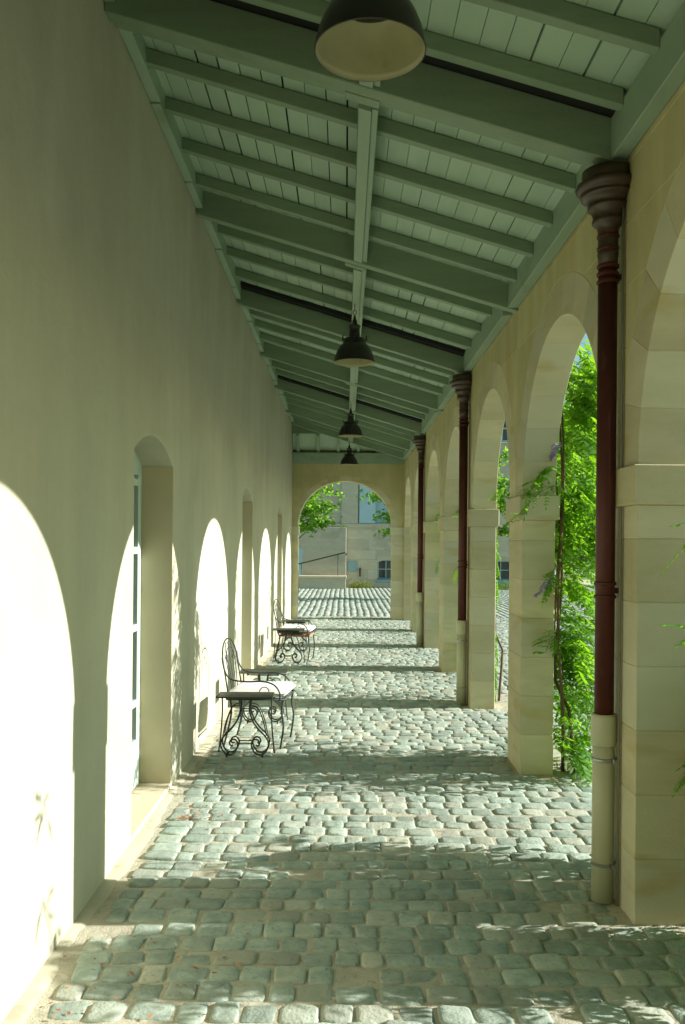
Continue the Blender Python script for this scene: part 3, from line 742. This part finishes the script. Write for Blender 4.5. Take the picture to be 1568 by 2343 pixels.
# ---------------------------------------------------------------- courtyard trees
def tree(name,loc,label,h,cr,cz,n,ls,m,trunk=.07,seed=1,group=None,sq=1.0,bare=0):
    random.seed(seed); e=empty(name,loc,label,'tree',group)
    g=MB(); top=h*.8
    pts=[(.03*math.sin(j*1.3)*h/4,.03*math.cos(j*1.1)*h/4,top*j/8) for j in range(9)]
    g.tube(pts,[trunk*(1-.75*j/8) for j in range(9)],8)
    tips=[]
    for k in range(22):
        a=random.uniform(0,6.28); z0=cz*.75+random.random()*(h-cz*.75)*.6
        L=cr*random.uniform(.5,1.0); el=random.uniform(-.05,.7)
        p0=Vector((0,0,z0)); d=Vector((math.cos(a)*math.cos(el),math.sin(a)*math.cos(el),math.sin(el)))
        p1=p0+d*L*.5+Vector((0,0,.04*L)); p2=p0+d*L
        g.tube([p0,p1,p2],[trunk*.32,trunk*.2,trunk*.07],5); tips+= [p1,p2,(p1+p2)/2]
    g.build('trunk',M['bark'],e,smooth=True)
    g=MB(); nc=max(20,n//28)
    cls=[]
    for k in range(nc):
        if k<len(tips): c=tips[k]
        else:
            while True:
                v=Vector((random.uniform(-1,1),random.uniform(-1,1),random.uniform(-1,1)))
                if .35<v.length<1: break
            c=Vector((v.x*cr,v.y*cr,cz+(h-cz)*(v.z*.5+.5)))
        cls.append(c)
    for c in cls:
        rc=cr*random.uniform(.12,.26); tn=random.random()
        for _ in range(n//nc):
            v=Vector((random.gauss(0,1),random.gauss(0,1),random.gauss(0,.6)))*rc*.6
            p=c+v; a=Vector((random.gauss(0,1),random.gauss(0,1),random.gauss(0,.5))).normalized()
            b=a.cross(Vector((random.gauss(0,1),random.gauss(0,1),random.gauss(0,1)))).normalized()
            l=ls*random.uniform(.7,1.3)
            g.add([p,p+a*l*.5+b*l*.3,p+a*l,p+a*l*.5-b*l*.3],[(0,1,2,3)],(tn+random.random()*.3)%1)
    g.build('crown',m,e)
    return e
TG='small clipped trees in the courtyard'
tree('small_tree',(-1.36,24.2,0),'small tree with a round leafy crown seen at the left of the end arch',3.9,1.15,2.15,3600,.13,M['leaf'],.05,1,TG)
tree('small_tree',(1.75,23.4,0),'leafy tree whose branches reach in at the right of the end arch',3.8,1.15,2.25,3000,.13,M['leaf'],.05,2,TG)
tree('small_tree',(4.75,24.5,0),'small courtyard tree seen through the gap beside the second red downpipe',4.4,1.0,2.2,3000,.13,M['leaf'],.05,4,TG)
TG2='tall trees beyond the courtyard'
tree('tall_tree',(17.2,62,0),'tall bright green tree beyond the drive, left of the nearest red downpipe',15,4.6,2.0,9000,.42,M['leaf'],.3,5,TG2)
tree('tall_tree',(24.5,76,0),'tall tree standing farther back behind the bright green one',19,6,2.4,8000,.5,M['leaf'],.35,6,TG2)
tree('tall_tree',(30,64,0),'broad tree beyond the drive, mostly behind the nearest pier',13,6,2.2,7000,.45,M['leaf'],.35,7,TG2)
# dark hedge beyond the lawn
random.seed(9)
g=MB()
for _ in range(16000):
    p=Vector((random.uniform(8,70),random.uniform(104,108),random.random()**.7*4.6)); a=Vector((random.gauss(0,1),random.gauss(0,1),random.gauss(0,1))).normalized(); b=a.orthogonal().normalized(); l=.75
    g.add([p,p+a*l*.5+b*l*.4,p+a*l,p+a*l*.5-b*l*.4],[(0,1,2,3)])
tag(g.build('hedge',M['leafd']),'dark dense hedge beyond the strip of lawn','hedge')

# ---------------------------------------------------------------- facade at the far end
FY=31.0
fb=empty('courtyard_building',(0,FY,0),'grey limestone house across the courtyard with dark basement windows and pale blue shutters','building')
def fbx(name,m,*b,bevel=.01,par=None,tints=None):
    g=MB(); g.box(*b); o=g.build(name,m,fb,bevel=bevel); o.matrix_parent_inverse=Matrix.Translation(-Vector(fb.location)); return o
def opening_wall(x0,x1,z0,z1,holes):
    # coursed ashlar with rectangular holes
    g=MB(); z=z0
    while z<z1-.01:
        zn=min(z+.36,z1)
        for hx0,hx1,hz0,hz1 in holes:
            if z<hz0<zn-.03: zn=hz0
            if z<hz1<zn-.03: zn=hz1
        segs=[(x0,x1)]
        for hx0,hx1,hz0,hz1 in holes:
            if z>=hz0-.01 and zn<=hz1+.01:
                segs=[s for a,b in segs for s in (((a,min(b,hx0)),(max(a,hx1),b)) if a<hx0 and b>hx1 else (((a,b),)))]
        for a,b in segs:
            x=a
            while x<b-.01:
                xn=min(x+random.uniform(.55,.95),b)
                if b-xn<.2: xn=b
                g.box(x,xn,FY,FY+.5,z,zn); x=xn
        z=zn
    return g
H=[(1.18,2.12,.30,1.02),(5.35,6.30,.30,1.02),(.48,1.62,2.34,4.4),(4.4,5.5,2.34,4.4),(-3.6,-2.5,2.34,4.4),(2.6,3.4,5.3,7.0),(5.6,6.4,5.3,7.0)]
g=opening_wall(-14,7.4,-.1,7.6,H); o=g.build('wall',M['fac'],fb,bevel=.008); o.matrix_parent_inverse=Matrix.Translation(-Vector(fb.location))
g=MB(); g.box(-14,7.4,FY+.52,FY+8,-.1,7.6); o=g.build('house_body',M['render'],fb); o.matrix_parent_inverse=Matrix.Translation(-Vector(fb.location))
fbx('cornice',M['fac'],-14.1,7.6,FY-.25,FY+.1,7.6,7.9); 
g=MB(); g.add([(-14.2,FY-.4,7.9),(7.8,FY-.4,7.9),(7.8,FY+8.4,7.9),(-14.2,FY+8.4,7.9),(-10,FY+4,10.6),(3.6,FY+4,10.6)],[(3,2,1,0),(0,1,5,4),(1,2,5),(2,3,4,5),(3,0,4)])
o=g.build('roof',M['zinc'],fb); o.matrix_parent_inverse=Matrix.Translation(-Vector(fb.location))
fbx('string_course',M['fac'],-14.02,7.42,FY-.07,FY-.002,2.18,2.31)
fbx('pilaster',M['fac'],-.15,.45,FY-.05,FY-.002,2.312,7.5)
fbx('pilaster',M['fac'],3.3,3.9,FY-.05,FY-.002,2.312,7.5)
for (a,b) in ((1.18,2.12),(5.35,6.30)):
    f=fbx('window_frame',M['bluegrey'],a,b,FY+.16,FY+.20,.30,.36)
    g=MB(); z0,z1=.36,1.02
    g.box(a,a+.05,FY+.16,FY+.20,z0,z1); g.box(b-.05,b,FY+.16,FY+.20,z0,z1); g.box(a+.05,b-.05,FY+.16,FY+.2,z1-.04,z1)
    for t in (1/3,2/3): x=a+(b-a)*t; g.box(x-.012,x+.012,FY+.15,FY+.19,z0,z1-.04)
    g.box(a+.05,b-.05,FY+.148,FY+.188,.66,.684)
    g.build('glazing_bars',M['shutter'],f)
    g=MB(); g.box(a+.05,b-.05,FY+.21,FY+.22,.36,.98); g.build('pane',M['glass'],f)
    # segmental head stone
    k=8; hw=(b-a)/2; cxm=(a+b)/2
    pl=[(a,.0)]; arc_=[(cxm-hw+2*hw*i/k, .93+.09*(1-((i/k)*2-1)**2)) for i in range(k+1)]
    g=MB(); g.prism([(a-.02,.90)]+[(a,.93)]+arc_[1:-1]+[(b,.93),(b+.02,.90),(b+.02,1.14),(a-.02,1.14)],FY-.012,FY+.14,XZ)
    g.build('window_head',M['fac'],fb).matrix_parent_inverse=Matrix.Translation(-Vector(fb.location))
    fbx('sill',M['bluegrey'],a-.05,b+.05,FY-.06,FY+.1,.19,.298)
for (a,b,z0,z1) in H[2:]:
    o=fbx('window_frame',M['shutter'],a+.03,b-.03,FY+.14,FY+.18,z0,z1)
    g=MB(); xm=(a+b)/2
    for p,q in ((a+.10,xm-.05),(xm+.05,b-.10)):
        for zz in np.arange(z0+.1,z1-.3,.45): g.box(p,q,FY+.132,FY+.139,zz,zz+.40)
    if a>.6: g.build('pane',M['glass'],o)
    fbx('sill',M['fac'],a-.06,b+.06,FY-.1,FY+.13,z0-.03,z0-.002) if z0>3 else None
# open shutters beside the upper window
fbx('shutter',M['shutter'],.50,1.08,FY-.055,FY-.01,2.33,4.35); 
# projecting left part with plinth, rail and narrow door
fbx('side_wing',M['fac'],-14,.04,FY-.35,FY-.002,-.1,2.17)
fbx('narrow_door',M['shutter'],-2.35,-1.52,FY-.375,FY-.352,.40,1.42)
fbx('stair_plinth',M['fac'],-9,.04,FY-1.05,FY-.352,-.1,.36)
fbx('coping',M['slab'],-9,.07,FY-1.09,FY-.352,.362,.45)
fbx('vent_grille',M['bluegrey'],.10,.44,FY-.03,FY-.002,.58,.96)
fbx('water_tap',M['redpipe'],.52,.57,FY-.05,FY-.002,.40,.72)
g=MB(); g.tube([(-3.2,FY-.6,.60),(-1.6,FY-.6,.86),(.0,FY-.6,1.27),(.06,FY-.6,1.22),(.02,FY-.6,1.17)],.022,6)
for x,z0 in ((-1.55,.87),(-.25,1.20),(-3.0,.63)): g.tube([(x,FY-.6,.45),(x,FY-.6,z0)],.014,5)
g.build('handrail',M['iron'],fb).matrix_parent_inverse=Matrix.Translation(-Vector(fb.location))
def shrub(loc,label,w_,d_,h_,n,m,ls=.06):
    e=empty('low_shrub',loc,label,'shrub','low shrubs at the foot of the house')
    g=MB()
    for _ in range(n):
        a=random.uniform(0,6.28); r=random.random()**.5; p=Vector((w_*r*math.cos(a),d_*r*math.sin(a),h_*random.random()*(1-r*r*.7)))
        q=Vector((random.gauss(0,1),random.gauss(0,1),abs(random.gauss(0,1)))).normalized(); b=q.orthogonal().normalized()
        g.add([p,p+q*ls*.5+b*ls*.2,p+q*ls,p+q*ls*.5-b*ls*.2],[(0,1,2,3)])
    g.build('foliage',m,e); 
    g=MB()
    for _ in range(8):
        a=random.uniform(0,6.28); g.tube([(0,0,0),(w_*.5*math.cos(a),d_*.5*math.sin(a),h_*.6)],.006,4)
    g.build('stem',M['twig'],e)
shrub((.55,FY-.45,0),'yellow green low shrub at the foot of the house wall in the end arch',.42,.22,.28,700,M['shrub'])
shrub((5.7,FY-.5,0),'bright green low shrub under the house window, seen between two piers',.8,.3,.32,900,M['leaf'])

# fallen leaves
random.seed(33)
g=MB()
spots=[(-.90,4.95,48,.035),(-.86,5.10,26,.05),(-.74,4.9,14,.07),(-.95,3.35,8,.1),(-.9,2.95,14,.12),(-.55,3.15,8,.15),(-.7,2.85,10,.1),(-.3,3.2,5,.1)]
for sx,sy,n,s in spots:
    for _ in range(n):
        p=Vector((random.gauss(sx,s),random.gauss(sy,s),.004+random.random()*.006)); a=random.uniform(0,6.28); l=random.uniform(.012,.028)
        q=Vector((math.cos(a),math.sin(a),random.uniform(0,.4))); b=Vector((-math.sin(a),math.cos(a),random.uniform(-.3,.5)))
        g.add([p,p+q*l*.5+b*l*.25,p+q*l,p+q*l*.5-b*l*.25],[(0,1,2,3)])
tag(g.build('fallen_leaves',M['litter']),'scattered rust coloured dry leaves on the cobbles near the wall','leaves',kind='stuff')
